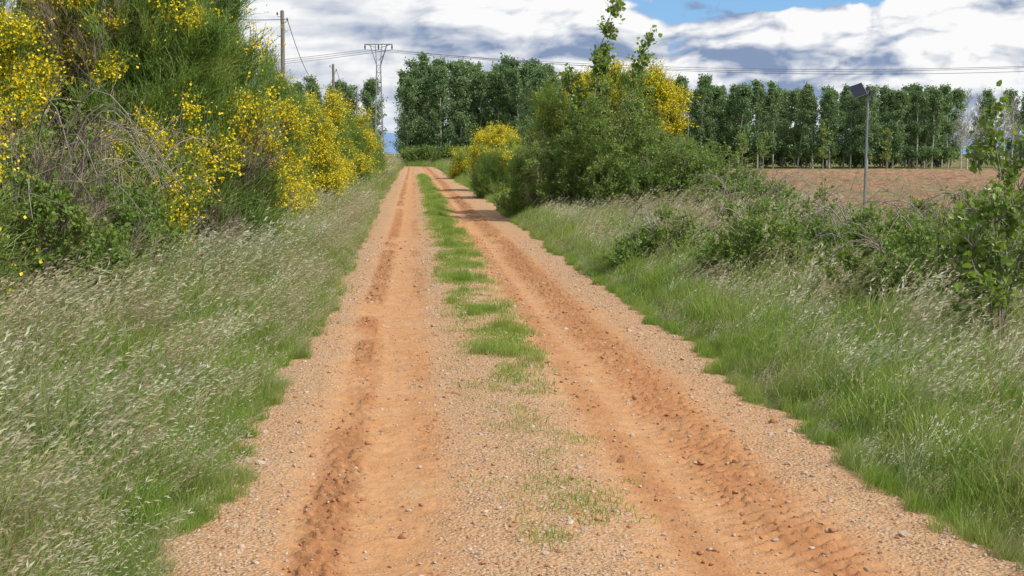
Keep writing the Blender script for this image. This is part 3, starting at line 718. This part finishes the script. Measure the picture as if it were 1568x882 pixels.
def solar_lamp(x, y, h, rz):
    mb = MB(); z0_ = float(gz(np.array([x]), np.array([y]))[0])
    mb.tubes(np.array([[0, 0, -.3], [0, 0, h*.5], [0, 0, h]]), np.array([.026, .024, .022]), 10, 0)
    mb.tubes(np.array([[0, 0, -.1], [0, 0, .12], [0, 0, .13]]), np.array([.06, .06, .03]), 10, 0)
    mb.tubes(np.array([[0, 0, h-.01], [0, 0, h+.05], [0, 0, h+.06]]), np.array([.04, .04, .01]), 10, 2)
    mb.tubes(np.array([[0, 0, h-.1], [-.12, 0, h-.10], [-.2, 0, h-.07]]), np.array([.014]*3), 6, 0)
    c_, s_ = math.cos(-.35), math.sin(-.35); Ry = np.array([[c_, 0, s_], [0, 1, 0], [-s_, 0, c_]])
    c2, s2 = math.cos(.95), math.sin(.95); Rx = np.array([[1, 0, 0], [0, c2, -s2], [0, s2, c2]]); R = Ry@Rx
    box(mb, (-.2, 0, h-.03), (.27, .30, .025), 0, R)
    nv = R@np.array([0, 0, 1.])
    box(mb, np.array([-.2, 0, h-.03])+nv*.017, (.25, .28, .006), 1, R)
    box(mb, np.array([-.2, 0, h-.03])-nv*.017, (.25, .28, .006), 2, R)
    box(mb, (.07, 0, h-.07), (.08, .10, .10), 2)
    mb.tubes(np.array([[.07, -.05, h-.13], [.07, -.05, h-.17], [.07, -.05, h-.18]]), np.array([.03, .035, .01]), 10, 2)
    ob = mb.build('solar_lamp_post', [M_steel, M_panel, M_dark]); ob.location = (x, y, z0_); ob.rotation_euler = (0, .012, rz)
solar_lamp(6.92, 28, 2.95, 0); solar_lamp(6.75, 55, 3.2, .5)

# ------------------------------------------------------------------ mountains
m, t = mat_new('hazy_mountains'); tc = t.new('ShaderNodeTexCoord').outputs['Object']
p = t.new('ShaderNodeBsdfPrincipled'); t.l.new(t.mix(t.noise(tc, .002, 5), (.10, .19, .34), (.16, .26, .42)), p.inputs['Base Color']); p.inputs['Roughness'].default_value = 1  # blue distance haze painted into the mountains' base colour
o = t.new('ShaderNodeOutputMaterial'); t.l.new(p.outputs[0], o.inputs[0])
a = np.linspace(-1.0, 1.0, 400); rr = np.linspace(0, 1, 12)
A, R_ = np.meshgrid(a, rr); rad = 6500+2500*R_
hh = (70+110*fbm(A*14+3, A*0, 600, 5))*np.sin(R_*math.pi/2)
grid_obj('distant_mountains', rad*np.sin(A), rad*np.cos(A), hh-3, m)

# ------------------------------------------------------------------ sky dome band with cumulus, open above 24 degrees
def billow(x, y, s, o=6, g=.52):
    t = 0; a = 1.; n = 0
    for i in range(o):
        t = t+a*np.abs(2*vn(x*2.07**i+i*3.7, y*2.07**i+i*1.3, s+i*13)-1); n += a; a *= g
    return t/n
az_ = np.radians(np.concatenate([np.linspace(-180, -34, 220), np.linspace(-33.9, 33.9, 1250), np.linspace(34, 180, 220)]))
el_ = np.radians(np.concatenate([[-3, -1], np.linspace(-.5, 9, 215), np.linspace(9.1, 24, 110)]))
AZ, EL = np.meshgrid(az_, el_); ad = np.degrees(AZ); ed = np.degrees(EL)
def dens_f(a, e):
    wx = a/4.6+.55*(fbm(a/2.1, e/1.3, 710, 4)-.5); wy = e/1.7+.55*(fbm(a/2.1+40, e/1.3+9, 711, 4)-.5)
    big = fbm(a/7.0+3.3, e/2.4+.7, 705, 3)
    return .62*billow(wx+9.4, wy+3.1, 700)+.75*big, big
D0, BG = dens_f(ad, ed); D1, _ = dens_f(ad+.30, ed+.38); D2, _ = dens_f(ad+.9, ed+1.1)
rt = sm(-9, 6, ad)
st = fbm(ad/6+ed/5, ed/.55, 730, 5)
lit = .60+(D0-D1)*(1.5+2.6*rt)+(D0-D2)*(.4+.9*rt)+.13*rt+(st-.5)*(1.35-.75*rt)+(BG-.5)*.35
lit = lit-.22*np.exp(-((ed-3.5-.5*(fbm(ad/4, 0*ad, 741)-.5))/.5)**2)*rt+.14*np.exp(-((ed-4.9)/.9)**2)*rt
lit = np.clip(lit, 0, 1)[..., None]
cl = np.array([.25, .335, .51])*(1-lit)+np.array([1., 1., 1.])*lit
hz = sm(3.2, -.2, ed)[..., None]*.55
cl = cl*(1-hz)+np.array([.64, .76, .93])*hz
blue = np.array([.27, .53, .86])*sm(0, 7, ed)[..., None]+np.array([.45, .65, .92])*(1-sm(0, 7, ed)[..., None])
gap = np.exp(-((ad-11.5)/4.5)**2)*sm(5.3, 6.1, ed+.9*(fbm(ad/1.6, ed/1.2, 750, 4)-.5))*.5
cov = sm(.34, .43, D0-gap+.16*sm(6.0, 4.2, ed)-.03*sm(7, 12, ed))[..., None]
colr = blue*(1-cov)+cl*cov
RD = 14000.
m, t = mat_new('cloudy_sky')
at = t.new('ShaderNodeAttribute', attribute_name='skycol'); em = t.new('ShaderNodeEmission'); t.l.new(at.outputs['Color'], em.inputs[0]); em.inputs[1].default_value = .97
o = t.new('ShaderNodeOutputMaterial'); t.l.new(em.outputs[0], o.inputs[0])
try: m.cycles.emission_sampling = 'NONE'
except Exception: pass
skyo = grid_obj('sky', RD*np.cos(EL)*np.sin(AZ), RD*np.cos(EL)*np.cos(AZ), RD*np.sin(EL), m)
ca = skyo.data.attributes.new('skycol', 'FLOAT_COLOR', 'POINT')
c4 = np.concatenate([colr, np.ones(colr.shape[:2]+(1,))], -1); ca.data.foreach_set('color', c4.ravel().astype(np.float32))

sun_v = Vector((.62, -.36, .72)).normalized()
el = math.asin(sun_v.z); az = math.atan2(sun_v.x, sun_v.y)
w = bpy.data.worlds.new('World'); scene.world = w; w.use_nodes = True; w.node_tree.nodes.clear(); t = NT(w.node_tree)
sky = t.new('ShaderNodeTexSky', sky_type='NISHITA'); sky.sun_disc = False; sky.sun_elevation = el; sky.sun_rotation = az; sky.air_density = 1; sky.dust_density = 1.5
d = t.new('ShaderNodeTexCoord').outputs['Generated']
bg1 = t.new('ShaderNodeBackground'); t.l.new(sky.outputs[0], bg1.inputs[0]); bg1.inputs[1].default_value = .13
bg2 = t.new('ShaderNodeBackground'); bg2.inputs[0].default_value = (.80, .84, .91, 1)
mx = t.new('ShaderNodeMixShader'); t.l.new(t.ramp(t.noise(d, 3.0, 2, .5), .38, .54), mx.inputs[0])
t.l.new(bg1.outputs[0], mx.inputs[1]); t.l.new(bg2.outputs[0], mx.inputs[2])
wo = t.new('ShaderNodeOutputWorld'); t.l.new(mx.outputs[0], wo.inputs[0])
sl = bpy.data.lights.new('sun', 'SUN'); sl.energy = 4.8; sl.angle = math.radians(.6); sl.color = (1, .96, .89)
so = bpy.data.objects.new('sun', sl); scene.collection.objects.link(so); so.rotation_euler = (-sun_v).to_track_quat('-Z', 'Y').to_euler()

cam = bpy.data.cameras.new('camera'); cam.lens = 50; cam.sensor_width = 36; cam.clip_end = 30000; cam.clip_start = .1
co = bpy.data.objects.new('camera', cam); scene.collection.objects.link(co); co.location = (0, 0, 1.7)
co.rotation_euler = (math.radians(90-5.4), 0, 0); scene.camera = co
scene.view_settings.view_transform = 'Standard'; scene.view_settings.look = 'None'; scene.view_settings.exposure = 0
